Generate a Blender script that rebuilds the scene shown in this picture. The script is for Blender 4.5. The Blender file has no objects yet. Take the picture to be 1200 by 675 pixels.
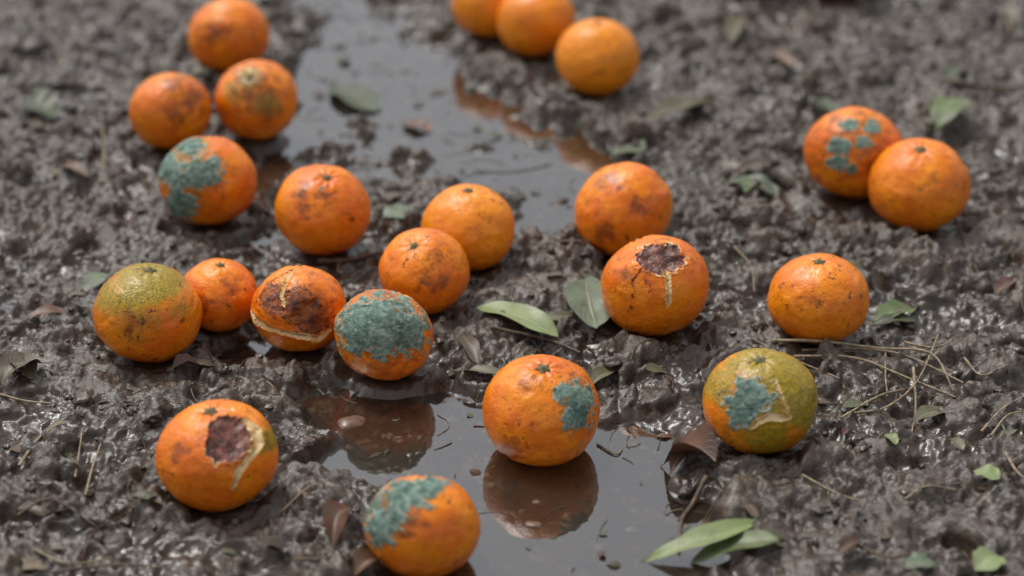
import bpy, bmesh, math, random
import numpy as np
from mathutils import Matrix, Vector

rng = np.random.default_rng(11)
random.seed(5)
sc = bpy.context.scene
sc.view_settings.view_transform = 'Standard'
sc.view_settings.look = 'None'
sc.view_settings.exposure = 0.0

# ------------------------------------------------------------------ survey
# (photo coordinates -> real plan position on level ground, metres)
F = 2600.0
TH = math.atan(1300.0 / F)
H = 0.746
ST, CT = math.sin(TH), math.cos(TH)

def plan(px, py, z=0.0):
    a = (px - 600.0) / F
    b = (337.5 - py) / F
    t = (H - z) / (ST - b * CT)
    return t * a, t * (CT + b * ST), t

# ------------------------------------------------------------------ noise
P = rng.permutation(256)
P = np.concatenate([P, P])
ang = rng.uniform(0, 2 * np.pi, 256)
G2 = np.stack([np.cos(ang), np.sin(ang)], 1)
G3 = rng.normal(size=(256, 3)); G3 /= np.linalg.norm(G3, axis=1)[:, None]

def sstep(a, b, x):
    t = np.clip((x - a) / (b - a), 0, 1)
    return t * t * (3 - 2 * t)

def n2(x, y, seed=0):
    x = x + seed * 17.31; y = y + seed * 9.77
    xf = np.floor(x); yf = np.floor(y)
    xi = xf.astype(np.int64); yi = yf.astype(np.int64)
    fx = x - xf; fy = y - yf
    u = fx ** 3 * (fx * (fx * 6 - 15) + 10); v = fy ** 3 * (fy * (fy * 6 - 15) + 10)
    def g(i, j):
        k = P[(P[(xi + i) & 255] + ((yi + j) & 255)) & 511]
        gg = G2[k]
        return gg[..., 0] * (fx - i) + gg[..., 1] * (fy - j)
    a = g(0, 0); b = g(1, 0); c = g(0, 1); d = g(1, 1)
    return 1.5 * ((a + (b - a) * u) * (1 - v) + (c + (d - c) * u) * v)

def n3(p):
    pf = np.floor(p); pi = pf.astype(np.int64); f = p - pf
    w = f ** 3 * (f * (f * 6 - 15) + 10)
    out = 0
    for i in (0, 1):
        for j in (0, 1):
            for k in (0, 1):
                idx = P[(P[(P[(pi[:, 0] + i) & 255] + ((pi[:, 1] + j) & 255)) & 255] + ((pi[:, 2] + k) & 255)) & 255]
                d = ((f - np.array([i, j, k])) * G3[idx]).sum(1)
                wt = (w[:, 0] if i else 1 - w[:, 0]) * (w[:, 1] if j else 1 - w[:, 1]) * (w[:, 2] if k else 1 - w[:, 2])
                out = out + d * wt
    return out * 1.6

def hsh(xi, yi, s):
    h = (xi * 374761393 + yi * 668265263 + s * 982451653) & 0xffffffff
    h = ((h ^ (h >> 13)) * 1274126177) & 0xffffffff
    h = h ^ (h >> 16)
    return (h & 0xffff) / 65535.0

def domes(x, y, cell, seed, prob=0.6):
    X = x / cell; Y = y / cell
    xf = np.floor(X).astype(np.int64); yf = np.floor(Y).astype(np.int64)
    out = np.zeros_like(x)
    for i in (-1, 0, 1):
        for j in (-1, 0, 1):
            cx = xf + i; cy = yf + j
            jx = hsh(cx, cy, seed); jy = hsh(cx, cy, seed + 1)
            rr = 0.28 + 0.5 * hsh(cx, cy, seed + 2)
            on = hsh(cx, cy, seed + 3) < prob
            an = hsh(cx, cy, seed + 4) * np.pi
            dx = X - (cx + jx); dy = Y - (cy + jy)
            ca, sa = np.cos(an), np.sin(an)
            ex = dx * ca + dy * sa; ey = (-dx * sa + dy * ca) * 1.35
            d2 = (ex * ex + ey * ey) / (rr * rr)
            hh = rr * np.sqrt(np.clip(1 - d2, 0, 1)) * on
            out = np.maximum(out, hh)
    return out

# ------------------------------------------------------------------ mesh helper
def mesh_np(name, verts, faces, smooth=True, cols=None, mat=None):
    me = bpy.data.meshes.new(name)
    verts = np.asarray(verts, dtype=np.float32)
    faces = np.asarray(faces, dtype=np.int32)
    k = faces.shape[1]; nf = faces.shape[0]
    me.vertices.add(len(verts)); me.vertices.foreach_set('co', verts.ravel())
    me.loops.add(nf * k); me.loops.foreach_set('vertex_index', faces.ravel())
    me.polygons.add(nf); me.polygons.foreach_set('loop_start', np.arange(nf, dtype=np.int32) * k)
    me.update(calc_edges=True); me.validate()
    me.polygons.foreach_set('use_smooth', np.full(len(me.polygons), smooth))
    if cols:
        for cn, arr in cols.items():
            a = me.color_attributes.new(cn, 'FLOAT_COLOR', 'POINT')
            a.data.foreach_set('color', np.asarray(arr, dtype=np.float32).ravel())
    if mat: me.materials.append(mat)
    me.update()
    return me

def add_obj(name, me, M=None, parent=None):
    o = bpy.data.objects.new(name, me)
    sc.collection.objects.link(o)
    if parent: o.parent = parent
    if M is not None: o.matrix_local = M
    return o

# ------------------------------------------------------------------ node helper
class NT:
    def __init__(s, name):
        s.m = bpy.data.materials.new(name); s.m.use_nodes = True
        s.t = s.m.node_tree; s.t.nodes.clear()
        s.out = s.t.nodes.new('ShaderNodeOutputMaterial')
    def n(s, typ, **kw):
        nd = s.t.nodes.new(typ)
        for k, v in kw.items(): setattr(nd, k, v)
        return nd
    def l(s, a, b): s.t.links.new(a, b)
    def put(s, sock, v):
        if isinstance(v, bpy.types.NodeSocket): s.l(v, sock)
        else: sock.default_value = v
    def math(s, op, a, b=0.0, clamp=False):
        nd = s.n('ShaderNodeMath', operation=op, use_clamp=clamp)
        s.put(nd.inputs[0], a); s.put(nd.inputs[1], b); return nd.outputs[0]
    def ramp(s, v, lo, hi, a=0.0, b=1.0, smooth=True):
        nd = s.n('ShaderNodeMapRange'); nd.interpolation_type = 'SMOOTHSTEP' if smooth else 'LINEAR'
        s.put(nd.inputs['Value'], v)
        nd.inputs['From Min'].default_value = lo; nd.inputs['From Max'].default_value = hi
        nd.inputs['To Min'].default_value = a; nd.inputs['To Max'].default_value = b
        return nd.outputs[0]
    def mix(s, f, a, b, bt='MIX'):
        nd = s.n('ShaderNodeMix', data_type='RGBA', blend_type=bt)
        s.put(nd.inputs[0], f)
        for sk, v in ((nd.inputs[6], a), (nd.inputs[7], b)):
            if isinstance(v, tuple): v = (*v[:3], 1.0)
            s.put(sk, v)
        return nd.outputs[2]
    def noise(s, vec, scale, detail=4, rough=0.55, dist=0.0):
        nd = s.n('ShaderNodeTexNoise'); s.l(vec, nd.inputs['Vector'])
        nd.inputs['Scale'].default_value = scale; nd.inputs['Detail'].default_value = detail
        nd.inputs['Roughness'].default_value = rough; nd.inputs['Distortion'].default_value = dist
        return nd.outputs[0]
    def voro(s, vec, scale, feature='F1'):
        nd = s.n('ShaderNodeTexVoronoi', feature=feature); s.l(vec, nd.inputs['Vector'])
        nd.inputs['Scale'].default_value = scale
        return nd.outputs['Distance']
    def attr(s, name):
        a = s.n('ShaderNodeAttribute', attribute_name=name)
        sp = s.n('ShaderNodeSeparateColor'); s.l(a.outputs['Color'], sp.inputs[0])
        return sp.outputs[0], sp.outputs[1], sp.outputs[2], a.outputs['Alpha'], a.outputs['Color']
    def bump(s, h, strength, dist, normal=None):
        nd = s.n('ShaderNodeBump'); s.put(nd.inputs['Height'], h)
        nd.inputs['Strength'].default_value = strength; nd.inputs['Distance'].default_value = dist
        if normal is not None: s.l(normal, nd.inputs['Normal'])
        return nd.outputs[0]
    def objcoord(s, rand=True):
        tc = s.n('ShaderNodeTexCoord')
        if not rand: return tc.outputs['Object']
        oi = s.n('ShaderNodeObjectInfo')
        m = s.math('MULTIPLY', oi.outputs['Random'], 7.0)
        va = s.n('ShaderNodeVectorMath', operation='ADD'); s.l(tc.outputs['Object'], va.inputs[0]); s.l(m, va.inputs[1])
        return va.outputs[0]
    def principled(s, col, rough, normal=None, spec=0.5, **kw):
        p = s.n('ShaderNodeBsdfPrincipled')
        if isinstance(col, tuple): col = (*col[:3], 1.0)
        s.put(p.inputs['Base Color'], col); s.put(p.inputs['Roughness'], rough)
        s.put(p.inputs['Specular IOR Level'], spec)
        if normal is not None: s.l(normal, p.inputs['Normal'])
        for k, v in kw.items(): s.put(p.inputs[k.replace('_', ' ')], v)
        s.l(p.outputs[0], s.out.inputs[0])
        return p

# ------------------------------------------------------------------ materials
def mat_mud():
    t = NT('wet_mud'); c = t.objcoord(False)
    wet, hi, und, _, _ = t.attr('masks')
    a = t.noise(c, 9, 5, 0.6); b = t.noise(c, 60, 8, 0.7, 0.3); d = t.noise(c, 380, 6, 0.72)
    col = t.mix(t.ramp(b, 0.36, 0.64), (0.030, 0.0205, 0.0138), (0.092, 0.065, 0.044))
    col = t.mix(t.ramp(hi, 0.25, 0.95, 0, 0.55), col, (0.135, 0.100, 0.071))
    col = t.mix(t.ramp(a, 0.5, 0.72, 0, 0.55), col, (0.076, 0.046, 0.028))
    col = t.mix(t.ramp(d, 0.46, 0.70, 0, 0.65), col, (0.026, 0.018, 0.012))
    col = t.mix(t.math('MULTIPLY', wet, 0.45), col, (0.032, 0.022, 0.015))
    col = t.mix(t.math('MULTIPLY', und, 0.8), col, (0.12, 0.074, 0.042))
    g = t.noise(c, 900, 2, 0.5)
    col = t.mix(t.ramp(g, 0.68, 0.75, 0, 0.3), col, (0.22, 0.17, 0.12))
    g2 = t.noise(c, 330, 2, 0.5)
    col = t.mix(t.ramp(g2, 0.68, 0.74, 0, 0.6), col, (0.11, 0.048, 0.023))
    rn = t.noise(c, 45, 5, 0.6)
    r = t.ramp(rn, 0.40, 0.60, 0.27, 0.52)
    r = t.math('SUBTRACT', r, t.math('MULTIPLY', wet, 0.15), clamp=True)
    r = t.math('MAXIMUM', r, 0.16)
    h1 = t.noise(c, 120, 6, 0.57)
    h2 = t.noise(c, 600, 4, 0.6)
    sm = t.ramp(wet, 0.4, 1.0, 1.0, 0.35)
    nb = t.bump(t.math('MULTIPLY', h1, sm), 0.80, 0.0036)
    nb = t.bump(t.math('MULTIPLY', h2, sm), 0.5, 0.0006, nb)
    t.principled(col, r, nb, 0.72)
    return t.m

def mat_water():
    t = NT('puddle_water'); c = t.objcoord(False)
    h = t.noise(c, 26, 3, 0.5); h2 = t.noise(c, 120, 2, 0.5)
    nb = t.bump(h2, 0.05, 0.0006, t.bump(h, 0.16, 0.002))
    gl = t.n('ShaderNodeBsdfGlossy'); gl.inputs['Roughness'].default_value = 0.03
    gl.inputs['Color'].default_value = (0.93, 0.97, 1, 1)
    t.l(nb, gl.inputs['Normal'])
    tr = t.n('ShaderNodeBsdfTransparent'); tr.inputs[0].default_value = (0.76, 0.67, 0.58, 1)
    df = t.n('ShaderNodeBsdfDiffuse'); df.inputs[0].default_value = (0.13, 0.10, 0.074, 1)
    m1 = t.n('ShaderNodeMixShader'); m1.inputs[0].default_value = 0.18
    t.l(tr.outputs[0], m1.inputs[1]); t.l(df.outputs[0], m1.inputs[2])
    fr = t.n('ShaderNodeFresnel'); fr.inputs[0].default_value = 2.25; t.l(nb, fr.inputs['Normal'])
    m2 = t.n('ShaderNodeMixShader'); t.l(fr.outputs[0], m2.inputs[0])
    t.l(m1.outputs[0], m2.inputs[1]); t.l(gl.outputs[0], m2.inputs[2])
    t.l(m2.outputs[0], t.out.inputs[0])
    return t.m

def mat_orange():
    t = NT('orange_peel'); c = t.objcoord()
    mo, ro, pi, fl, _ = t.attr('masks')
    gr, st, br, rtone, _ = t.attr('masks2')
    a = t.noise(c, 36, 6, 0.65, 0.3); b = t.noise(c, 150, 7, 0.68); f = t.noise(c, 420, 4, 0.65)
    col = t.mix(t.ramp(a, 0.38, 0.62), (0.92, 0.270, 0.0035), (0.78, 0.162, 0.0025))
    col = t.mix(t.math('MULTIPLY', br, 0.85), col, (0.93, 0.325, 0.008))
    col = t.mix(t.ramp(b, 0.50, 0.72, 0, 0.55), col, (0.56, 0.095, 0.002))
    gg = t.math('ADD', gr, t.math('MULTIPLY', t.math('SUBTRACT', b, 0.5), 0.9))
    gcol = t.mix(t.ramp(f, 0.35, 0.65), (0.38, 0.29, 0.012), (0.18, 0.17, 0.012))
    col = t.mix(t.math('MULTIPLY', t.ramp(gg, 0.15, 0.85, 0, .92), t.ramp(gr, 0.0, 0.2)), col, gcol)
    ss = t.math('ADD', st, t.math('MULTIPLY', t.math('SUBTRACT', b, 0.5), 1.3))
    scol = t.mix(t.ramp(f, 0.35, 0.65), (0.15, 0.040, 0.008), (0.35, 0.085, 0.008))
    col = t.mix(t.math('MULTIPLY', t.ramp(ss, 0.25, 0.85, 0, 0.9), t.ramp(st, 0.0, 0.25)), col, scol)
    sp = t.noise(c, 170, 4, 0.65)
    lo = t.noise(c, 26, 3, 0.5)
    spm = t.math('MULTIPLY', t.ramp(sp, 0.59, 0.67), t.ramp(lo, 0.42, 0.60, 0.15, 0.95))
    col = t.mix(spm, col, (0.070, 0.028, 0.011))
    sp2 = t.noise(c, 520, 2, 0.5)
    col = t.mix(t.ramp(sp2, 0.65, 0.72, 0, 0.5), col, (0.15, 0.046, 0.010))
    v = t.voro(c, 560)
    col = t.mix(t.ramp(v, 0.0, 0.35, 0.28, 0.0), col, (0.50, 0.09, 0.002))
    # rot
    rdark = t.mix(t.ramp(b, 0.38, 0.62), (0.055, 0.014, 0.009), (0.22, 0.070, 0.044))
    rlite = t.mix(t.ramp(b, 0.38, 0.62), (0.11, 0.027, 0.006), (0.40, 0.105, 0.013))
    rcol = t.mix(rtone, rdark, rlite)
    rcol = t.mix(t.ramp(f, 0.55, 0.75, 0, 0.25), rcol, (0.28, 0.12, 0.075))
    rm = t.ramp(t.math('ADD', ro, t.math('MULTIPLY', t.math('SUBTRACT', f, 0.5), 0.5)), 0.3, 0.65)
    col = t.mix(rm, col, rcol)
    # torn rind
    pc = t.mix(t.ramp(b, 0.38, 0.62), (0.88, 0.70, 0.40), (0.74, 0.46, 0.16))
    pm = t.ramp(t.math('ADD', pi, t.math('MULTIPLY', t.math('SUBTRACT', f, 0.5), 0.5)), 0.35, 0.62)
    col = t.mix(pm, col, pc)
    col = t.mix(t.ramp(fl, 0.35, 0.85, 0, .92), col, (0.17, 0.055, 0.014))
    # mould
    m = t.noise(c, 260, 6, 0.65); m2 = t.noise(c, 80, 6, 0.7, 0.4)
    mc = t.mix(t.ramp(m2, 0.36, 0.60), (0.075, 0.125, 0.102), (0.180, 0.262, 0.220))
    mc = t.mix(t.ramp(m, 0.48, 0.68, 0, 0.6), mc, (0.38, 0.46, 0.41))
    mc = t.mix(t.ramp(m, 0.32, 0.45, 0.55, 0.0), mc, (0.048, 0.075, 0.058))
    scab = t.noise(c, 60, 5, 0.65)
    mc = t.mix(t.ramp(scab, 0.58, 0.66, 0, 0.8), mc, (0.30, 0.12, 0.035))
    edge = t.ramp(mo, 0.5, 0.95, 0.7, 0.0)
    mc = t.mix(edge, mc, (0.45, 0.48, 0.37))
    mm = t.ramp(t.math('ADD', mo, t.math('MULTIPLY', t.math('SUBTRACT', m, 0.5), 1.2)), 0.36, 0.66)
    halo = t.ramp(t.math('ADD', mo, t.math('MULTIPLY', t.math('SUBTRACT', b, 0.5), 0.5)), 0.05, 0.4, 0, 0.65)
    col = t.mix(halo, col, (0.26, 0.13, 0.022))
    col = t.mix(mm, col, mc)
    r = t.ramp(b, 0.3, 0.7, 0.25, 0.40)
    r = t.mix(rm, r, (0.36, 0.36, 0.36)); r = t.mix(mm, r, (0.95, 0.95, 0.95)); r = t.mix(pm, r, (0.7, 0.7, 0.7))
    hp = t.ramp(v, 0.0, 0.55, 0.0, 1.0)
    und = t.noise(c, 70, 3, 0.5)
    nb = t.bump(und, 0.45, 0.0026)
    nb = t.bump(b, 0.38, 0.0009, nb)
    nb = t.bump(hp, 0.55, 0.00038, nb)
    fuz = t.math('MULTIPLY', t.math('ADD', mm, rm), m)
    nb = t.bump(fuz, 0.5, 0.0009, nb)
    t.principled(col, r, nb, t.ramp(mm, 0, 1, 0.5, 0.05))
    return t.m

def mat_simple(name, c1, c2, scale, rough=0.6, bumpd=0.0006):
    t = NT(name); c = t.objcoord()
    a = t.noise(c, scale, 5, 0.6)
    t.principled(t.mix(t.ramp(a, 0.3, 0.7), c1, c2), rough, t.bump(a, 0.6, bumpd), 0.4)
    return t.m

def mat_leaf(name, c1, c2, blot, rough=0.42, blotamt=0.6, mud=0.5):
    t = NT(name); c = t.objcoord()
    s, w, _, _, _ = t.attr('leafuv')      # s along, w = |across|
    a = t.noise(c, 60, 5, 0.6); b = t.noise(c, 260, 4, 0.6)
    col = t.mix(t.ramp(a, 0.3, 0.7), c1, c2)
    col = t.mix(t.ramp(t.noise(c, 110, 4, 0.6), 0.55, 0.68, 0, blotamt), col, blot)
    vv = t.math('SUBTRACT', t.math('MULTIPLY', s, 62.0), t.math('MULTIPLY', w, 22.0))
    sv = t.math('SINE', vv)
    vein = t.ramp(sv, 0.8, 1.0)
    rib = t.ramp(w, 0.03, 0.09, 1.0, 0.0)
    vm = t.math('MAXIMUM', t.math('MULTIPLY', vein, 0.3), rib)
    pale = t.mix(0.35, c2, (0.42, 0.42, 0.22))
    col = t.mix(t.math('MULTIPLY', vm, 0.7), col, pale)
    mn = t.noise(c, 45, 7, 0.7)
    col = t.mix(t.ramp(mn, 0.50, 0.58, 0, mud), col, (0.075, 0.054, 0.037))
    nb = t.bump(b, 0.3, 0.0005, t.bump(vm, 0.6, 0.0006))
    t.principled(col, rough, nb, 0.5)
    return t.m

def mat_debris():
    t = NT('plant_debris_mat'); c = t.objcoord(False)
    _, _, _, _, col = t.attr('tint')
    a = t.noise(c, 300, 4, 0.6)
    col = t.mix(t.ramp(a, 0.3, 0.7, 0.0, 0.5), col, (0.04, 0.03, 0.022))
    t.principled(col, 0.55, t.bump(a, 0.5, 0.0006), 0.4)
    return t.m

M_MUD = mat_mud(); M_WAT = mat_water(); M_OR = mat_orange(); M_DEB = mat_debris()
M_STEM = mat_simple('orange_stem', (0.10, 0.075, 0.035), (0.20, 0.18, 0.08), 600, 0.7)
M_TWIG = mat_simple('twig_bark', (0.050, 0.033, 0.022), (0.15, 0.105, 0.065), 300, 0.6)
M_STRAW = mat_simple('straw', (0.16, 0.12, 0.078), (0.38, 0.30, 0.19), 200, 0.55)
LEAFM = {
 'green': mat_leaf('leaf_green', (0.070, 0.115, 0.032), (0.120, 0.172, 0.056), (0.12, 0.10, 0.035)),
 'bright': mat_leaf('leaf_bright', (0.16, 0.22, 0.072), (0.24, 0.29, 0.125), (0.22, 0.19, 0.075), blotamt=0.35, mud=0.3),
 'sage': mat_leaf('leaf_sage', (0.075, 0.115, 0.064), (0.130, 0.170, 0.105), (0.08, 0.085, 0.04), mud=.45),
 'dark': mat_leaf('leaf_dark', (0.028, 0.045, 0.018), (0.054, 0.076, 0.030), (0.05, 0.042, 0.02)),
 'brown': mat_leaf('leaf_brown', (0.075, 0.031, 0.017), (0.15, 0.062, 0.033), (0.04, 0.025, 0.017), 0.45),
 'olive': mat_leaf('leaf_olive', (0.080, 0.078, 0.040), (0.135, 0.125, 0.064), (0.06, 0.05, 0.03)),
 'muddy': mat_leaf('leaf_muddy', (0.065, 0.048, 0.032), (0.12, 0.092, 0.058), (0.045, 0.035, 0.027)),
}

# ------------------------------------------------------------------ terrain
WATER_Z = 0.0
PUD = [  # (photo x, y, half-width, half-height) of wet hollows
 (660,585,105,70),(705,650,120,55),(640,640,110,55),(735,535,60,38),(600,535,70,34),(570,665,70,40),(620,690,170,40),(760,620,70,40),
 (455,498,84,26),(395,468,50,18),(525,512,66,26),(450,545,75,18),(390,548,44,14),(560,485,44,18),(500,560,60,16),(500,470,46,14),
 (440,92,84,28),(388,112,50,20),(500,128,76,26),(560,155,66,26),(620,190,50,26),(655,235,48,32),(625,272,46,18),
 (480,75,66,26),(372,140,42,20),(432,28,50,16),(335,175,34,28),(325,290,44,20),(455,175,60,16),(296,412,54,18),
 (395,60,34,22),(665,178,50,18),(560,205,54,16),(306,230,28,26),(430,205,44,14),(695,205,34,14),(390,3,50,12),(680,282,40,10),(600,120,40,12),(640,155,40,12)]
PG = []
for (a, b, rx, ry) in PUD:
    X, Y, t = plan(a, b)
    sphi = H / math.hypot(math.hypot(X, Y), H)
    PG.append((X, Y, rx * t / F, ry * t / F / sphi))

def pud(x, y):
    wx = x + 0.012 * n2(x / .03, y / .03, 3); wy = y + 0.016 * n2(x / .03, y / .03, 4)
    acc = np.zeros_like(x)
    for (X, Y, rx, ry) in PG:
        d2 = ((wx - X) / rx) ** 2 + ((wy - Y) / ry) ** 2
        acc += np.exp(-1.1 * d2)
    dim = sstep(0.50, 0.80, n2(x / .06, y / .045, 71)) * 0.50
    return np.minimum(acc, 1.3) - 0.34 + 0.20 * n2(x / .045, y / .045, 5) + 0.18 * n2(x / .018, y / .018, 6) + dim

OR_LIST = []   # filled before terrain

def frontmask(x, y):
    return sstep(1.31, 1.23, y) * sstep(-0.07, -0.02, x)

def smooth_h(x, y):
    f = pud(x, y)
    p = sstep(-0.30, 0.37, f)
    base = 0.0118 + 0.0060 * n2(x / .24, y / .24, 1) + 0.0050 * n2(x / .085, y / .085, 2)
    return base * (1 - 0.90 * p) - (0.0076 + 0.0036 * frontmask(x, y)) * p, p

def full_h(x, y, imprint=True):
    s, p = smooth_h(x, y)
    front = frontmask(x, y)
    amp = 1 - (0.42 + 0.28 * front) * p
    wx = x + 0.0060 * n2(x / .016, y / .016, 7) + 0.0017 * n2(x / .005, y / .005, 17)
    wy = y + 0.0060 * n2(x / .016, y / .016, 8) + 0.0017 * n2(x / .005, y / .005, 18)
    m1 = sstep(-0.45, 0.35, n2(x / .13, y / .13, 9))
    m2 = sstep(-0.45, 0.35, n2(x / .08, y / .08, 10))
    c0 = domes(wx, wy, 0.055, 81, 0.45) * 0.014
    c1 = domes(wx, wy, 0.030, 21, 0.50) * 0.0145
    c2 = domes(wx, wy, 0.015, 31, 0.55) * 0.0100
    c3 = domes(wx, wy, 0.0078, 41, 0.55) * 0.0054
    f1 = n2(wx / .034, wy / .034, 11) * 0.0060
    f2 = (0.5 - np.abs(n2(wx / .019, wy / .019, 12))) * 0.0062
    f3 = (0.4 - np.abs(n2(wx / .010, wy / .010, 13))) * 0.0030
    f4 = n2(x / .0048, y / .0048, 14) * 0.0008
    d = c0 * m2 + c1 * m1 + c2 * m2 * 0.9 + c3 * (0.25 + 0.6 * m1) + f1 + f2 + f3 + f4 - 0.0065
    h = s + amp * d - 0.003 * front * p
    if imprint:
        for (X, Y, sit, r, zc, c) in OR_LIST:
            dx = x - X; dy = y - Y; q = np.sqrt(dx * dx + dy * dy) / r
            k = q < 1.9
            if not k.any(): continue
            qq = q[k]; hk = h[k]
            w = sstep(1.1, 0.45, qq)
            hk = hk * (1 - w) + (sit + 0.001) * w
            under = zc - c * r * np.sqrt(np.clip(1 - (qq * 0.99) ** 2, 0, 1))
            hk = np.where(qq < 1.0, np.minimum(hk, under + 0.0008), hk)
            hk = hk + 0.0025 * np.exp(-((qq - 1.05) / 0.16) ** 2) * (1 if sit > 0 else 0)
            h[k] = hk
    return h, p, d

# ------------------------------------------------------------------ oranges
FRT = np.array([0, -math.cos(math.radians(28)), math.sin(math.radians(28))])
UPV = np.array([0, math.sin(math.radians(28)), math.cos(math.radians(28))])
RTV = np.array([1.0, 0, 0])

def ico(sub):
    bm = bmesh.new(); bmesh.ops.create_icosphere(bm, subdivisions=sub, radius=1.0)
    bm.verts.ensure_lookup_table()
    v = np.array([q.co[:] for q in bm.verts]); f = np.array([[q.index for q in p.verts] for p in bm.faces])
    bm.free(); v /= np.linalg.norm(v, axis=1)[:, None]
    return v, f
ICO7 = ico(7); ICO6 = ico(6); ICO3 = ico(3)

O = [
 dict(p=(495,617), w=137, sit=-.006, mould=[(-.25,.66,.50,.28),(-.66,.18,.36,.55),(.12,.80,.34,.17),(-.50,.45,.42,.38)], stain=[(-.3,.2,.7)], k='rotten_orange'),
 dict(p=(254,533), w=143, sit=.006, flat=.88, stem=(-.06,.86), rot=[(.28,.36,.36,.42,.11,0)], cracks=[([(.50,.70),(.70,.48),(.76,.25),(.60,.0),(.46,-.2),(.38,-.52)],.055)], green=[(.85,.3,.34,.9)], stain=[(.4,.3,.7),(-.5,.1,.3)], k='rotten_orange'),
 dict(p=(634,481), w=138, sit=-.006, stem=(.03,.80), mould=[(.60,.10,.28,.46),(.42,.35,.22,.18)], stain=[(.5,.4,.5),(-.5,-.6,.35),(-.2,.5,.3)], k='rotten_orange'),
 dict(p=(891,470), w=135, sit=.008, flat=.89, stem=(-.08,.84), mould=[(-.26,.12,.44,.38),(-.42,-.16,.28,.28)], green=[(.2,.6,1.2,1.1),(.75,0,.9,1.05),(0,-.4,1.0,.75),(-.8,.3,.6,.75)], cracks=[([(.12,.52),(.22,.25),(.34,-.05),(.42,-.22)],.030),([(.42,-.24),(.05,-.20),(-.15,-.28),(-.30,-.44)],.060)], k='rotten_orange'),
 dict(p=(450,392), w=117, sit=.006, mould=[(.0,.30,.88,.62),(-.45,.05,.50,.55),(.5,.1,.46,.55),(.0,.0,.6,.5)], stain=[(.1,.65,.6),(.1,-.1,1.0)], k='rotten_orange'),
 dict(p=(351,362), w=114, sit=.006, rot=[(.34,-.22,.48,.50,.09,1),(-.45,.22,.38,.46,.04,1),(.0,.1,.5,.5,.02,1)], cracks=[([(-.08,.93),(-.22,.62),(-.30,.30),(-.22,.02)],.040),([(-.10,.9),(-.62,.55),(-.93,.0)],.016),([(-.97,-.02),(-.80,-.30),(-.45,-.50),(.0,-.62),(.45,-.68),(.75,-.45)],.055)], stain=[(.2,0,1.1),(-.4,.3,.5)], k='rotten_orange'),
 dict(p=(257,346), w=93, sit=.008, stem=(.10,.84), stain=[(-.3,-.2,.4),(.4,.3,.4)], k='bruised_orange'),
 dict(p=(173,367), w=127, sit=.006, stem=(.1,.9), green=[(.1,.65,1.0,.95),(-.6,.3,.7,.75),(0,0,.9,.5),(.7,.1,.4,.6)], stain=[(-.1,-.2,.4)], k='bruised_orange'),
 dict(p=(497,318), w=107, sit=.008, stem=(-.22,.62), stain=[(.3,.3,.45),(0,-.2,.4),(-.3,.6,.3),(.4,-.3,.4)], k='bruised_orange'),
 dict(p=(549,267), w=110, sit=.006, stem=(0,.86), bright=.7, k='orange_fruit'),
 dict(p=(378,246), w=113, sit=.006, stem=(.15,.72), stain=[(-.35,.35,.35),(.1,.2,.4),(-.3,0,.3)], cracks=[([(.0,.35),(.25,.30),(.4,.42)],.014)], k='bruised_orange'),
 dict(p=(244,212), w=116, sit=.006, mould=[(-.74,.25,.30,.46),(-.04,.05,.48,.34),(-.45,-.55,.42,.32),(-.30,.72,.34,.22),(.22,.25,.22,.24),(-.45,-.1,.2,.3)], green=[(-.3,.4,.8,.8),(-.3,-.3,.6,.6)], stain=[(-.3,.1,1.0)], k='rotten_orange'),
 dict(p=(767,335), w=127, sit=.007, rot=[(.04,.50,.44,.30,.10,0)], cracks=[([(.12,.30),(.17,.15),(.19,-.15),(.20,-.45)],.048),([(-.28,.35),(-.40,.15),(-.48,.0)],.014)], stain=[(0,.5,.6),(-.6,.2,.3)], k='rotten_orange'),
 dict(p=(730,246), w=115, sit=.006, flat=1.10, axis=(.72,.25,.55), stain=[(-.3,.6,.5),(-.4,-.5,.5),(.3,0,.35)], k='bruised_orange'),
 dict(p=(959,350), w=119, sit=.006, flat=.88, stem=(-.05,.86), bright=.2, stain=[(-.2,.0,.25)], k='orange_fruit'),
 dict(p=(1002,179), w=118, sit=.008, mould=[(-.45,.05,.22,.22),(-.22,.50,.19,.15),(.22,.48,.17,.18),(.05,.12,.16,.16),(-.48,-.30,.18,.18),(-.2,-.45,.1,.1)], stain=[(0,.1,1.3),(-.2,.3,.9)], k='rotten_orange'),
 dict(p=(1077,217), w=118, sit=.006, flat=.89, stem=(-.08,.78), bright=.1, stain=[(.1,.1,.3)], k='orange_fruit'),
 dict(p=(200,130), w=96, sit=.008, stain=[(.5,.3,.9),(.2,.6,.6),(.3,-.3,.5)], k='bruised_orange'),
 dict(p=(301,117), w=97, sit=.008, green=[(-.1,.45,.45,1.1),(.3,-.2,.5,.8),(-.5,.1,.5,.7)], stain=[(0,.2,1.1),(.3,-.3,.6)], stem=(-.1,.5), k='bruised_orange'),
 dict(p=(268,42), w=95, sit=.008, cracks=[([(-.75,.1),(-.4,.15),(-.05,-.05),(.3,.1)],.022)], stain=[(-.2,0,.6)], k='rotten_orange'),
 dict(p=(700,67), w=98, sit=.006, stem=(.0,.88), bright=.75, k='orange_fruit'),
 dict(p=(628,24), w=92, sit=.008, bright=.5, k='orange_fruit'),
 dict(p=(571,5), w=84, sit=.010, bright=.6, k='orange_fruit'),
 dict(p=(890,-47), w=90, sit=.008, bright=.1, k='orange_fruit'),
 dict(p=(985,-45), w=90, sit=.008, bright=.1, k='orange_fruit'),
]

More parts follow.
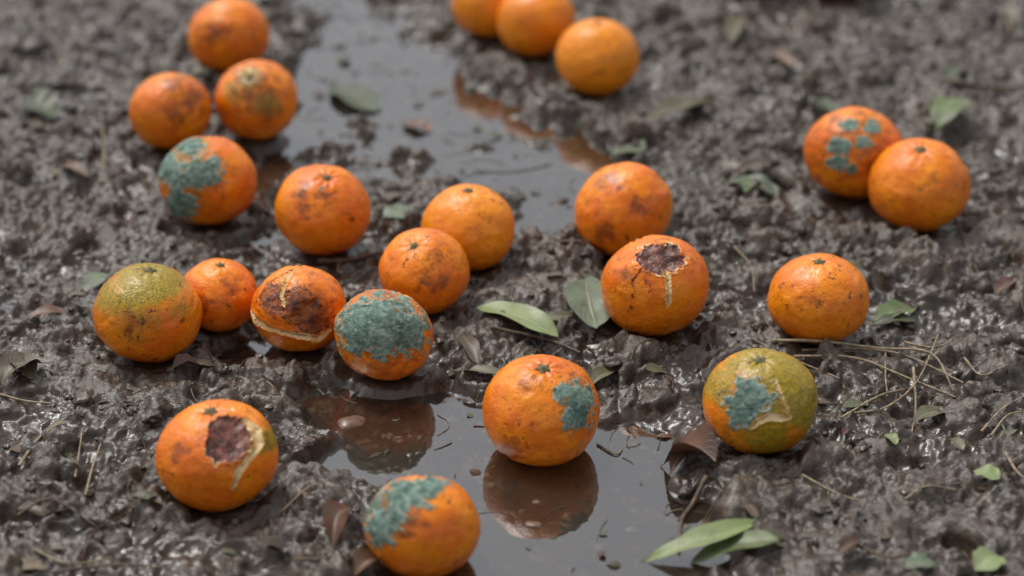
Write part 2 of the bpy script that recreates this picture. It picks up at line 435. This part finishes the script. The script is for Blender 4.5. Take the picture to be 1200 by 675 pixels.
def stem_mesh():
    vs = [(0, 0, 0.0016)]; n = 30
    rings = [(0.0012, 0.0019), (0.0017, 0.0007), (0.0036, 0.0004), (0.0040, -0.0009)]
    for ri, (rr, z) in enumerate(rings):
        for i in range(n):
            a = 2 * math.pi * i / n
            k = 1 + (0.30 * math.cos(5 * a) + 0.08 * math.sin(3 * a) if ri >= 2 else 0)
            vs.append((rr * k * math.cos(a), rr * k * math.sin(a), z))
    tris = []
    for i in range(n): tris.append((0, 1 + i, 1 + (i + 1) % n))
    for ri in range(len(rings) - 1):
        for i in range(n):
            a = 1 + ri * n + i; b = 1 + ri * n + (i + 1) % n
            tris += [(a, a + n, b + n), (a, b + n, b)]
    return mesh_np('stem_button', vs, tris, True, None, M_STEM)
STEM = stem_mesh()

def poly_dist(u, v, pts):
    best = np.full_like(u, 9.0); tt = np.zeros_like(u)
    n = len(pts) - 1
    for i in range(n):
        ax, ay = pts[i]; bx, by = pts[i + 1]
        dx, dy = bx - ax, by - ay; L = dx * dx + dy * dy
        k = np.clip(((u - ax) * dx + (v - ay) * dy) / L, 0, 1)
        d = np.hypot(u - ax - k * dx, v - ay - k * dy)
        b = d < best
        best = np.where(b, d, best); tt = np.where(b, (i + k) / n, tt)
    return best, tt

def build_orange(s, i):
    px, py = s['p']
    hero = bool(s.get('mould') or s.get('rot') or s.get('cracks'))
    V, Fc = ICO7 if hero else ICO6
    if 'stem' in s:
        u0, v0 = s['stem']; w0 = math.sqrt(max(0, 1 - u0 * u0 - v0 * v0))
        ax = u0 * RTV + v0 * UPV + w0 * FRT
    elif 'axis' in s:
        ax = np.array(s['axis'])
    else:
        ax = np.array([random.uniform(-.35, .35), .45, .8])
    ax = ax / np.linalg.norm(ax)
    t1 = np.cross(ax, [math.cos(i * 2.1), math.sin(i * 2.1), 0.15]); t1 /= np.linalg.norm(t1)
    t2 = np.cross(ax, t1)
    R = np.stack([t1, t2, ax], 1)
    n = V @ R.T
    u = n @ RTV; v = n @ UPV; w = n @ FRT
    o = np.array([i * 3.7, i * 1.9, i * 5.3])
    a1 = n3(V * 1.5 + o); a2 = n3(V * 5 + o); a3 = n3(V * 12 + o); a4 = n3(V * 26 + o)
    rad = 1 + 0.030 * a1 + 0.009 * a2 + 0.0028 * a3
    rad -= 0.014 * sstep(0.25, 0.7, n3(V * 3.1 + o + 9))
    fr = sstep(-0.15, 0.1, w)
    z0 = np.zeros(len(V)); mould = z0.copy(); rot = z0.copy(); pith = z0.copy(); flesh = z0.copy(); green = z0.copy(); stain = z0.copy(); tone = z0.copy()
    for (cu, cv, ru, rv) in s.get('mould', []):
        d = np.hypot((u - cu) / ru, (v - cv) / rv)
        mould = np.maximum(mould, sstep(-0.22, 0.36, (1 - d) + 0.42 * a2 + 0.30 * a3 + 0.16 * a4) * fr)
    for (cu, cv, ru, rv, dep, tn) in s.get('rot', []):
        d = np.hypot((u - cu) / ru, (v - cv) / rv)
        e = (1 - d) + 0.18 * a2 + 0.14 * a3 + 0.06 * a4
        m = sstep(-0.07, 0.10 + 0.25 * tn, e) * fr
        deep = sstep(0.0, 0.6, (1 - d) + 0.18 * a2) * fr
        tone = np.maximum(tone, tn * m * (1 - 0.75 * sstep(.35, .8, e)))
        rot = np.maximum(rot, m * (1 - 0.25 * tn))
        rad -= dep * (0.35 * m + 0.65 * deep) + m * (0.014 * a2 + 0.010 * a3 + 0.005 * a4)
        if dep > 0.08 and tn == 0:
            ring = np.exp(-((e + 0.03) / 0.08) ** 2) * fr
            rad += 0.012 * ring
            pith = np.maximum(pith, 0.62 * ring * sstep(-0.3, .3, a2))
    for (pts, hw) in s.get('cracks', []):
        d, tt = poly_dist(u + 0.024 * a3 + 0.014 * a4, v + 0.026 * a2, pts)
        tap = np.clip(np.minimum(tt, 1 - tt) * 5 + 0.25, 0, 1) * (1 + 0.45 * a3)
        q = d / (hw * np.clip(tap, .15, 2))
        core = sstep(1.2, 0.3, q) * fr
        rad += -0.050 * core + 0.012 * np.exp(-((q - 1.5) / .5) ** 2) * fr
        if hw > 0.023:
            pith = np.maximum(pith, sstep(1.35, 0.95, q) * fr)
            flesh = np.maximum(flesh, sstep(0.36, 0.08, q) * fr * sstep(-.2, .3, a2 + .15) * 0.9)
        else:
            flesh = np.maximum(flesh, sstep(1.2, 0.5, q) * fr)
    for (cu, cv, rr, am) in s.get('green', []):
        d = np.hypot(u - cu, v - cv) / rr
        green = np.maximum(green, am * sstep(1.1, 0.2, d + 0.25 * a1))
    for (cu, cv, rr) in s.get('stain', []):
        d = np.hypot(u - cu, v - cv) / rr
        stain = np.maximum(stain, 0.66 * sstep(1.2, 0.1, d + 0.5 * a2))
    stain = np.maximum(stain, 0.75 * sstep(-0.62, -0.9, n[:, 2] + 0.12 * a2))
    rot = rot * (1 - 0.9 * (pith > .7)); mould *= (1 - 0.8 * np.clip(pith + flesh, 0, 1))
    rad += mould * (0.004 + 0.007 * a3 + 0.005 * a4)
    Pp = V * rad[:, None]
    Pp[:, 2] *= s.get('flat', 0.915)
    rho = np.hypot(V[:, 0], V[:, 1]); az = np.arctan2(V[:, 1], V[:, 0])
    top = V[:, 2] > 0
    dim = np.exp(-(rho / 0.17) ** 2)
    crease = np.exp(-((rho - 0.22) / 0.13) ** 2) * 0.012 * np.cos(az * 9 + 2 * a1)
    Pp[:, 2] -= np.where(top, 0.055 * dim + crease, 0)
    Pp[:, 2] += np.where(~top, 0.03 * np.exp(-(rho / 0.12) ** 2), 0)
    W = Pp @ R.T
    b = -W[:, 2].min()
    halfw = (W[:, 0].max() - W[:, 0].min()) / 2
    sit = s['sit']; r = 0.037
    for _ in range(6):
        zc = sit - 0.0015 + b * r
        X, Y, t = plan(px, py, zc)
        r = (s['w'] / 2) * t / F / halfw
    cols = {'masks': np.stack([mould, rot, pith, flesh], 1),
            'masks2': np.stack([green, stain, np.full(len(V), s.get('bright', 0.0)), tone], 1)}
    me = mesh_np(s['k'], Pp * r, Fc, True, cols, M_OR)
    Mx = Matrix(((R[0,0],R[0,1],R[0,2],X),(R[1,0],R[1,1],R[1,2],Y),(R[2,0],R[2,1],R[2,2],zc),(0,0,0,1)))
    ob = add_obj(s['k'], me, Mx)
    pz = Pp[np.argmax(V[:, 2]), 2] * r
    add_obj('stem_button', STEM, Matrix.Translation((0, 0, pz + 0.0006)) @ Matrix.Rotation(i * 1.3, 4, 'Z') @ Matrix.Scale(r / 0.037 * random.uniform(.85, 1.15), 4), ob)
    OR_LIST.append((X, Y, sit, r, zc, b))

for i, s in enumerate(O): build_orange(s, i)

# ------------------------------------------------------------------ ground sheet
def axis(lo, hi, step, far):
    core = np.arange(lo, hi + step / 2, step)
    pos = 0; outp = []; st = step
    while pos < far:
        st *= 1.13; pos += st; outp.append(pos)
    outp = np.array(outp)
    return np.concatenate([(lo - outp)[::-1], core, hi + outp])
xs = axis(-0.60, 0.60, 0.0014, 60.0); ys = axis(1.03, 2.32, 0.0017, 60.0)
GX, GY = np.meshgrid(xs, ys)
gx = GX.ravel(); gy = GY.ravel()
hz, pp, dd = full_h(gx, gy)
far = sstep(0.0, 3.0, np.hypot(gx, gy - 1.5) - 1.2)
hz = hz * (1 - 0.5 * far) + 0.006 * far
wet = np.clip(sstep(0.016, 0.001, hz) * 0.9 + 0.5 * pp + 0.45 * sstep(-0.1, 0.5, n2(gx / .11, gy / .11, 30)), 0, 1)
hi = sstep(-0.004, 0.014, dd) * sstep(0.002, 0.02, hz)
und = sstep(0.0005, -0.003, hz) * 1.0
nx, ny = len(xs), len(ys)
ii = np.arange(nx * ny).reshape(ny, nx)
fq = np.stack([ii[:-1, :-1], ii[:-1, 1:], ii[1:, 1:], ii[1:, :-1]], -1).reshape(-1, 4)
gme = mesh_np('muddy_ground', np.stack([gx, gy, hz], 1), fq, True, {'masks': np.stack([wet, hi, und, np.ones_like(wet)], 1)}, M_MUD)
add_obj('muddy_ground', gme)

# water sheet: lies in every hollow below the water table of this patch
wx_ = np.arange(-0.60, 0.601, 0.012); wy_ = np.arange(0.98, 2.31, 0.012)
WX, WY = np.meshgrid(wx_, wy_)
idx = np.arange(WX.size).reshape(WX.shape)
wf = np.stack([idx[:-1, :-1], idx[:-1, 1:], idx[1:, 1:], idx[1:, :-1]], -1).reshape(-1, 4)
wv = np.stack([WX.ravel(), WY.ravel(), np.full(WX.size, WATER_Z)], 1)
pw = pud(WX.ravel(), WY.ravel())
keep = (pw > -0.42)[wf].any(1)
used, inv = np.unique(wf[keep].ravel(), return_inverse=True)
add_obj('puddle_water', mesh_np('puddle_water', wv[used], inv.reshape(-1, 4), True, None, M_WAT))

def ground_at(x, y):
    h, p, d = full_h(np.atleast_1d(np.float64(x)), np.atleast_1d(np.float64(y)))
    return h

# ------------------------------------------------------------------ loose clods
def scatter_xy(n, x0=-.56, x1=.56, y0=1.03, y1=2.28):
    return rng.uniform(x0, x1, n), rng.uniform(y0, y1, n)
def not_in_orange(x, y, k=0.95):
    ok = np.ones(len(x), bool)
    for (X, Y, sit, r, zc, c) in OR_LIST:
        ok &= np.hypot(x - X, y - Y) > r * k
    return ok
cx, cy = scatter_xy(8000)
cl = n2(cx / .07, cy / .07, 50) + 0.5 * n2(cx / .03, cy / .03, 51)
ok = not_in_orange(cx, cy) & (cl > rng.uniform(-.5, .7, len(cx)))
cx, cy = cx[ok], cy[ok]
ch, cp, cd = full_h(cx, cy)
ok = (cp < 0.5) | (rng.uniform(size=len(cx)) < 0.12)
cx, cy, ch = cx[ok], cy[ok], ch[ok]
V3, F3 = ICO3
SH = [V3 * (1 + 0.42 * n3(V3 * 1.7 + k * 1.37) + 0.26 * n3(V3 * 4 + k * .77))[:, None] for k in range(24)]
vs = []; fs = []; cc = []
for k in range(len(cx)):
    s_ = 0.0011 * math.exp(rng.normal(0.25, 0.6)); s_ = min(s_, 0.0080)
    sc3 = s_ * np.array([rng.uniform(.8, 1.5), rng.uniform(.7, 1.2), rng.uniform(.5, .95)])
    a = rng.uniform(0, 6.28); ca, sa = math.cos(a), math.sin(a)
    base = SH[k % 24] * sc3
    vv = np.stack([base[:, 0] * ca - base[:, 1] * sa, base[:, 0] * sa + base[:, 1] * ca, base[:, 2]], 1)
    vs.append(vv + [cx[k], cy[k], ch[k] + sc3[2] * 0.25]); fs.append(F3 + k * len(V3))
    cc.append(np.tile([rng.uniform(.3, 1), rng.uniform(0, .8) , 0, 1], (len(V3), 1)))
add_obj('mud_clods', mesh_np('mud_clods', np.concatenate(vs), np.concatenate(fs), True, {'masks': np.concatenate(cc)}, M_MUD))

# pebbles
M_PEB = mat_simple('pebble_stone', (0.06, 0.050, 0.040), (0.15, 0.12, 0.094), 90, 0.3, 0.0004)
M_PEB2 = mat_simple('pebble_reddish', (0.10, 0.055, 0.037), (0.20, 0.125, 0.088), 90, 0.3, 0.0004)
def pebble(px, py, sx, sy, red=False):
    X, Y, t = plan(px, py, 0.003)
    h = max(float(ground_at(X, Y)[0]), -0.001)
    v = V3 * (1 + 0.25 * n3(V3 * 1.3 + px * .37))[:, None] * np.array([sx, sy, min(sx, sy) * .45])
    add_obj('pebble', mesh_np('pebble', v, F3, True, None, M_PEB2 if red else M_PEB), Matrix.Translation((X, Y, h)) @ Matrix.Rotation(px, 4, 'Z'))
for a in [(412,490,.010,.008,True),(400,552,.009,.006),(628,583,.004,.003),(275,455,.004,.0035,True),(318,497,.005,.003),
          (345,520,.005,.004),(1020,300,.005,.004),(92,300,.005,.004),(625,609,.006,.004,True)]:
    pebble(*a)

# ------------------------------------------------------------------ leaves
def leaf_geo(A, B, width, arch, fold, bend, seed, lift=0.002, tip=0.0, ns=30, nt=11):
    A = np.array(A); B = np.array(B); D = B - A; L = np.linalg.norm(D); D /= L; S = np.array([-D[1], D[0]])
    s = np.linspace(0, 1, ns)[:, None] * np.ones((1, nt)); t = np.linspace(-1, 1, nt)[None, :] * np.ones((ns, 1))
    prof = (np.clip(s - 0.06, 0, 1) ** 0.75) * ((1 - s) ** 0.62); prof = prof / prof.max()
    prof = np.maximum(prof, 0.03)
    hw = width / 2 * prof * (1 + 0.05 * np.sin(s * 19 + seed) * np.abs(t))
    off = bend * np.sin(np.pi * s) + t * hw
    x = A[0] + D[0] * s * L + S[0] * off; y = A[1] + D[1] * s * L + S[1] * off
    sm, _ = smooth_h(x.ravel(), y.ravel()); sm = np.maximum(sm.reshape(x.shape), WATER_Z + 0.0002)
    fh, _, _ = full_h(x.ravel(), y.ravel()); fh = fh.reshape(x.shape)
    lin = np.polyfit(s.ravel(), sm.ravel(), 1)
    base = np.polyval(lin, s)
    base = base + max(0.0, np.percentile(fh - base, 72)) * 0.9
    z = base + lift + arch * np.sin(np.pi * s) ** 1.2 + fold * np.abs(t) ** 1.3 * hw + tip * s ** 3
    z = z + 0.035 * width * np.sin(s * 13 + seed * 2 + t * 1.5) * np.abs(t)
    v = np.stack([x.ravel(), y.ravel(), z.ravel()], 1)
    idx = np.arange(ns * nt).reshape(ns, nt)
    f = np.stack([idx[:-1, :-1], idx[1:, :-1], idx[1:, 1:], idx[:-1, 1:]], -1).reshape(-1, 4)
    c = np.stack([s.ravel(), np.abs(t).ravel(), 0 * s.ravel(), 1 + 0 * s.ravel()], 1)
    return v, f, c

def leaf(a, b, width, kind, arch=.003, fold=.25, bend=0.0, lift=.002, tip=0.0, name='fallen_leaf'):
    A = plan(a[0], a[1], 0.012)[:2]; B = plan(b[0], b[1], 0.012)[:2]
    v, f, c = leaf_geo(A, B, width, arch, fold, bend, a[0] * .1, lift, tip)
    ctr = v.mean(0)
    add_obj(name, mesh_np(name, v - ctr, f, True, {'leafuv': c}, LEAFM[kind]), Matrix.Translation(ctr))

leaf((551,370),(654,399),.026,'bright',.004,.25,.004,.002)
leaf((688,342),(700,394),.034,'sage',.005,.15,-.003,.002)
leaf((748,639),(890,612),.019,'bright',.006,.40,-.006,.002,.003)
leaf((800,642),(915,640),.019,'green',.003,.35,.003,.001)
leaf((712,170),(752,184),.036,'sage',.003,.1,0,.001)
leaf((845,225),(912,240),.024,'dark',.003,.3,.004,.001)
leaf((830,196),(905,222),.012,'olive',.006,.5,.003,.002)
leaf((850,218),(915,195),.012,'muddy',.006,.5,.003,.002)
leaf((870,244),(890,214),.014,'green',.003,.3,0,.002)
leaf((1094,172),(1124,138),.030,'green',.010,.1,0,.008)
leaf((1022,372),(1072,356),.022,'green',.003,.3,0,.001)
leaf((1020,376),(1075,372),.014,'dark',.003,.3,0,.001)
leaf((752,148),(838,122),.026,'olive',.006,.4,.003,.001)
leaf((385,85),(440,118),.036,'dark',.003,.2,0,.001)
leaf((448,262),(486,250),.026,'sage',.002,.1,0,.001)
leaf((630,385),(672,376),.012,'olive',.002,.3,0,.001)
leaf((1138,558),(1170,570),.016,'bright',.002,.2,0,.001)
leaf((1068,492),(1112,480),.014,'olive',.002,.3,.002,.001)
leaf((1142,668),(1172,655),.022,'bright',.003,.2,0,.001)
leaf((1058,668),(1094,662),.016,'sage',.002,.2,0,.001)
leaf((100,345),(122,322),.018,'sage',.003,.2,0,.001)
leaf((24,122),(66,140),.030,'dark',.006,.2,0,.002)
leaf((40,135),(62,108),.016,'dark',.010,.2,0,.003)
leaf((855,58),(868,22),.018,'olive',.008,.3,0,.002)
leaf((945,112),(978,134),.016,'dark',.004,.3,0,.001)
leaf((1104,100),(1128,84),.018,'dark',.005,.3,0,.001)
leaf((775,528),(838,548),.026,'brown',.008,1.0,.003,.001)
leaf((785,545),(812,522),.014,'brown',.005,.8,0,.001)
leaf((0,455),(48,432),.024,'muddy',.006,.5,.003,.001)
leaf((0,425),(40,450),.018,'muddy',.004,.5,.003,.001)
leaf((30,378),(80,372),.014,'brown',.003,.4,.002,.001)
leaf((390,640),(412,596),.018,'brown',.008,.8,.003,.001)
leaf((200,440),(236,432),.014,'brown',.004,.6,.002,.001)
leaf((540,395),(560,425),.012,'muddy',.003,.5,0,.001)
leaf((528,432),(600,440),.010,'olive',.002,.4,0,.001)
leaf((1020,322),(980,316),.012,'olive',.002,.4,0,.001)
leaf((225,95),(255,90),.022,'olive',.003,.3,0,.002)
leaf((290,10),(330,2),.026,'dark',.006,.3,0,.003)
leaf((450,652),(412,668),.016,'brown',.004,.7,0,.001)
leaf((1085,300),(1050,312),.010,'muddy',.002,.3,0,.001)
leaf((470,130),(505,140),.018,'brown',.002,.3,0,.001)
leaf((690,450),(722,430),.013,'olive',.003,.5,0,.001)
leaf((1160,12),(1190,30),.020,'muddy',.006,.4,0,.001)
leaf((930,30),(975,20),.016,'muddy',.006,.4,0,.001)
leaf((150,590),(190,600),.010,'muddy',.002,.5,0,.001)
leaf((60,600),(20,590),.014,'muddy',.003,.5,0,.001)
leaf((1112,512),(1128,530),.008,'olive',.002,.4,0,.001)
leaf((1035,516),(1050,528),.008,'bright',.002,.4,0,.001)
leaf((895,60),(930,78),.016,'brown',.003,.5,0,.001)
leaf((1165,350),(1190,338),.012,'brown',.003,.5,0,.001)
leaf((70,205),(105,215),.014,'brown',.003,.5,0,.001)
leaf((980,655),(1010,640),.010,'brown',.003,.6,0,.001)

# ------------------------------------------------------------------ tubes: twigs + straw
def tube(pts, r0, r1, n=6, sub=5):
    pts = np.array(pts, float)
    q = np.vstack([2 * pts[0] - pts[1], pts, 2 * pts[-1] - pts[-2]]); out = []
    for i in range(1, len(q) - 2):
        for k in range(sub):
            t = k / sub
            out.append(0.5 * ((2 * q[i]) + (-q[i-1] + q[i+1]) * t + (2*q[i-1] - 5*q[i] + 4*q[i+1] - q[i+2]) * t*t + (-q[i-1] + 3*q[i] - 3*q[i+1] + q[i+2]) * t**3))
    out.append(pts[-1]); C = np.array(out); m = len(C)
    T = np.gradient(C, axis=0); T /= (np.linalg.norm(T, axis=1)[:, None] + 1e-9)
    up = np.array([0.1, 0.2, 1.0]); Sx = np.cross(T, up); Sx /= (np.linalg.norm(Sx, axis=1)[:, None] + 1e-9); Ux = np.cross(Sx, T)
    r = np.linspace(r0, r1, m) * (1 + 0.12 * np.sin(np.arange(m) * 2.3))
    a = np.linspace(0, 2 * np.pi, n, endpoint=False)
    v = C[:, None, :] + r[:, None, None] * (np.cos(a)[None, :, None] * Sx[:, None, :] + np.sin(a)[None, :, None] * Ux[:, None, :])
    idx = np.arange(m * n).reshape(m, n)
    f = np.stack([idx[:-1], np.roll(idx, -1, 1)[:-1], np.roll(idx, -1, 1)[1:], idx[1:]], -1).reshape(-1, 4)
    return v.reshape(-1, 3), f

def photo_path(pp_, lift):
    out = []
    for k, (a, b) in enumerate(pp_):
        X, Y, _ = plan(a, b, 0.014)
        l = lift[k] if isinstance(lift, (list, tuple)) else lift
        h = max(float(ground_at(X, Y)[0]), smooth_h(np.array([X]), np.array([Y]))[0][0], 0)
        out.append((X, Y, h + l))
    return out

def twig(pp_, r0, r1, lift=.002, name='twig', mat=None):
    v, f = tube(photo_path(pp_, lift), r0, r1, 7)
    c = v.mean(0)
    add_obj(name, mesh_np(name, v - c, f, True, None, mat or M_TWIG), Matrix.Translation(c))
twig([(372,300),(405,299),(440,294),(456,291)], .0022, .0014)
twig([(398,298),(396,310),(402,318)], .0016, .0008)
twig([(828,556),(812,572),(800,590),(797,624)], .0019, .0010)
twig([(345,655),(375,662),(410,650)], .0014, .0009)
twig([(60,665),(100,657),(150,655),(200,662)], .0012, .0008)
twig([(575,392),(640,396),(680,408)], .0013, .0008)
twig([(1120,255),(1132,285),(1148,322)], .0011, .0007)
twig([(1110,100),(1160,106),(1200,108)], .0022, .0016)
twig([(1150,210),(1180,206),(1200,204)], .0014, .001)
twig([(640,300),(680,300),(705,303)], .0016, .001)
twig([(20,600),(60,590),(110,604)], .0010, .0006)
twig([(1000,640),(1040,655),(1070,650)], .0011, .0007)

SV = []; SF = []; off = 0
def straw(pp_, r0, r1, lift):
    global off
    v, f = tube(photo_path(pp_, lift), r0 * 1.25, r1 * 1.25, 5)
    SV.append(v); SF.append(f + off); off += len(v)
straw([(905,404),(960,408),(1030,410),(1090,425),(1118,455)], .0010, .0006, [.001,.004,.006,.005,.001])
straw([(930,412),(1000,418),(1060,438),(1120,462)], .0009, .0005, [.001,.003,.003,.001])
straw([(940,405),(1000,404),(1060,416),(1128,460)], .0008, .0005, [.001,.003,.003,.001])
straw([(1000,488),(1040,470),(1075,448),(1098,408)], .0008, .0004, [.001,.003,.006,.012])
straw([(1070,436),(1074,470),(1062,530)], .0009, .0004, [.008,.005,.001])
straw([(1060,400),(1090,415),(1115,405)], .0008, .0005, .003)
straw([(985,490),(1030,462),(1060,452)], .0008, .0005, .002)
straw([(1150,505),(1175,480),(1205,462)], .0007, .0004, .002)
straw([(1160,520),(1180,490),(1200,486)], .0007, .0004, .003)
straw([(1130,420),(1150,440),(1180,436)], .0007, .0004, .002)
straw([(1038,410),(1038,440),(1040,456)], .0006, .0004, .002)
straw([(1178,535),(1190,555),(1205,570)], .0009, .0005, .002)
straw([(880,400),(930,415),(985,440)], .0007, .0004, .001)
straw([(22,545),(45,510),(75,488)], .0010, .0005, .001)
straw([(88,560),(92,530),(96,500)], .0007, .0004, .002)
straw([(100,580),(108,550),(118,520)], .0008, .0004, .002)
straw([(118,215),(122,180),(120,150)], .0010, .0005, .003)
straw([(0,462),(30,468),(60,470)], .0009, .0005, .001)
straw([(1185,40),(1180,20),(1186,0)], .0014, .0007, .006)
straw([(940,560),(980,580),(1010,590)], .0007, .0004, .001)
straw([(300,440),(320,455),(335,480)], .0006, .0004, .001)
straw([(40,640),(80,652),(130,640)], .0007, .0004, .001)
straw([(330,600),(360,575),(380,570)], .0006, .0004, .001)
straw([(700,500),(722,512),(730,505)], .0006, .0004, .001)
straw([(1060,590),(1085,575),(1120,578)], .0006, .0004, .001)
straw([(860,285),(880,320),(884,340)], .0006, .0004, .001)
add_obj('dry_grass_stalks', mesh_np('dry_grass_stalks', np.concatenate(SV), np.concatenate(SF), True, None, M_STRAW))

# scattered plant litter
LV = []; LF = []; LC = []; off2 = 0
pal = [(.19,.145,.095),(.11,.072,.044),(.27,.215,.14),(.08,.09,.04),(.07,.045,.03),(.12,.13,.065),(.14,.058,.036)]
sx, sy = scatter_xy(1500); ok = not_in_orange(sx, sy, 1.0); sx, sy = sx[ok], sy[ok]
cl = n2(sx / .16, sy / .16, 61); ok = cl > rng.uniform(-.8, .5, len(sx)); sx, sy = sx[ok], sy[ok]
for k in range(len(sx)):
    a = rng.uniform(0, 6.28); L = 0.009 * math.exp(rng.normal(0, .6)); cur = rng.uniform(-.5, .5)
    pts = []
    for q in np.linspace(-1, 1, 4):
        X = sx[k] + math.cos(a + cur * q) * L * q; Y = sy[k] + math.sin(a + cur * q) * L * q; pts.append((X, Y))
    pts = np.array(pts); h = full_h(pts[:, 0], pts[:, 1])[0]
    z = np.maximum(0.7 * h + 0.3 * h.max(), 0.0) + 0.0004
    r = rng.uniform(.00022, .0006)
    v, f = tube(np.column_stack([pts, z]), r, r * .6, 4, 3)
    c = pal[rng.integers(len(pal))]
    LV.append(v); LF.append(f + off2); LC.append(np.tile([*c, 1], (len(v), 1))); off2 += len(v)
sx, sy = scatter_xy(900); ok = not_in_orange(sx, sy, 1.0); sx, sy = sx[ok], sy[ok]
for k in range(len(sx)):
    a = rng.uniform(0, 6.28); L = 0.0038 * math.exp(rng.normal(0.0, .55)); L = min(L, .012)
    A = (sx[k] - L * math.cos(a), sy[k] - L * math.sin(a)); B = (sx[k] + L * math.cos(a), sy[k] + L * math.sin(a))
    v, f, _ = leaf_geo(A, B, L * rng.uniform(.6, 1.3), L * .2, rng.uniform(-.3, .5), 0, k, 0.0004, 0, 7, 5)
    hz_ = float(ground_at(sx[k], sy[k])[0]); v[:, 2] += max(hz_, 0) + 0.0008 - v[:, 2].mean()
    v[:, 2] += (v[:, 0] - sx[k]) * rng.uniform(-.5, .5)
    c = np.array(pal[rng.integers(len(pal))]) * rng.uniform(.5, 1.0)
    LV.append(v); LF.append(f + off2); LC.append(np.tile([*c, 1], (len(v), 1))); off2 += len(v)
add_obj('plant_debris', mesh_np('plant_debris', np.concatenate(LV), np.concatenate(LF), True, {'tint': np.concatenate(LC)}, M_DEB))

# ------------------------------------------------------------------ light
sdir = Vector((-0.30, 0.36, 0.88)).normalized()
w = bpy.data.worlds.new('World'); sc.world = w; w.use_nodes = True
nt = w.node_tree; nt.nodes.clear()
sky = nt.nodes.new('ShaderNodeTexSky'); sky.sky_type = 'NISHITA'; sky.sun_disc = False
sky.sun_elevation = math.asin(sdir.z); sky.sun_rotation = math.atan2(sdir.x, sdir.y)
sky.dust_density = 4.0; sky.air_density = 1.0; sky.ozone_density = 1.0
hs = nt.nodes.new('ShaderNodeHueSaturation'); hs.inputs['Saturation'].default_value = 0.20
hs.inputs['Value'].default_value = 1.10
bg = nt.nodes.new('ShaderNodeBackground'); bg.inputs[1].default_value = 0.15
wo = nt.nodes.new('ShaderNodeOutputWorld')
nt.links.new(sky.outputs[0], hs.inputs['Color']); nt.links.new(hs.outputs[0], bg.inputs[0]); nt.links.new(bg.outputs[0], wo.inputs[0])
sl = bpy.data.lights.new('overcast_sun', 'SUN'); sl.energy = 1.5; sl.angle = math.radians(16); sl.color = (1, .96, .90)
so = bpy.data.objects.new('overcast_sun', sl); sc.collection.objects.link(so)
so.rotation_euler = sdir.to_track_quat('Z', 'Y').to_euler(); so.location = (0, 1.5, 3)

# ------------------------------------------------------------------ camera
cd_ = bpy.data.cameras.new('camera'); cam = bpy.data.objects.new('camera', cd_); sc.collection.objects.link(cam)
cd_.sensor_width = 36; cd_.lens = 36 * F / 1200.0; cd_.clip_start = 0.01; cd_.clip_end = 500
cam.location = (0, 0, H); cam.rotation_euler = (math.pi / 2 - TH, 0, 0)
cd_.dof.use_dof = True; cd_.dof.focus_distance = 1.49; cd_.dof.aperture_fstop = 3.6
sc.camera = cam
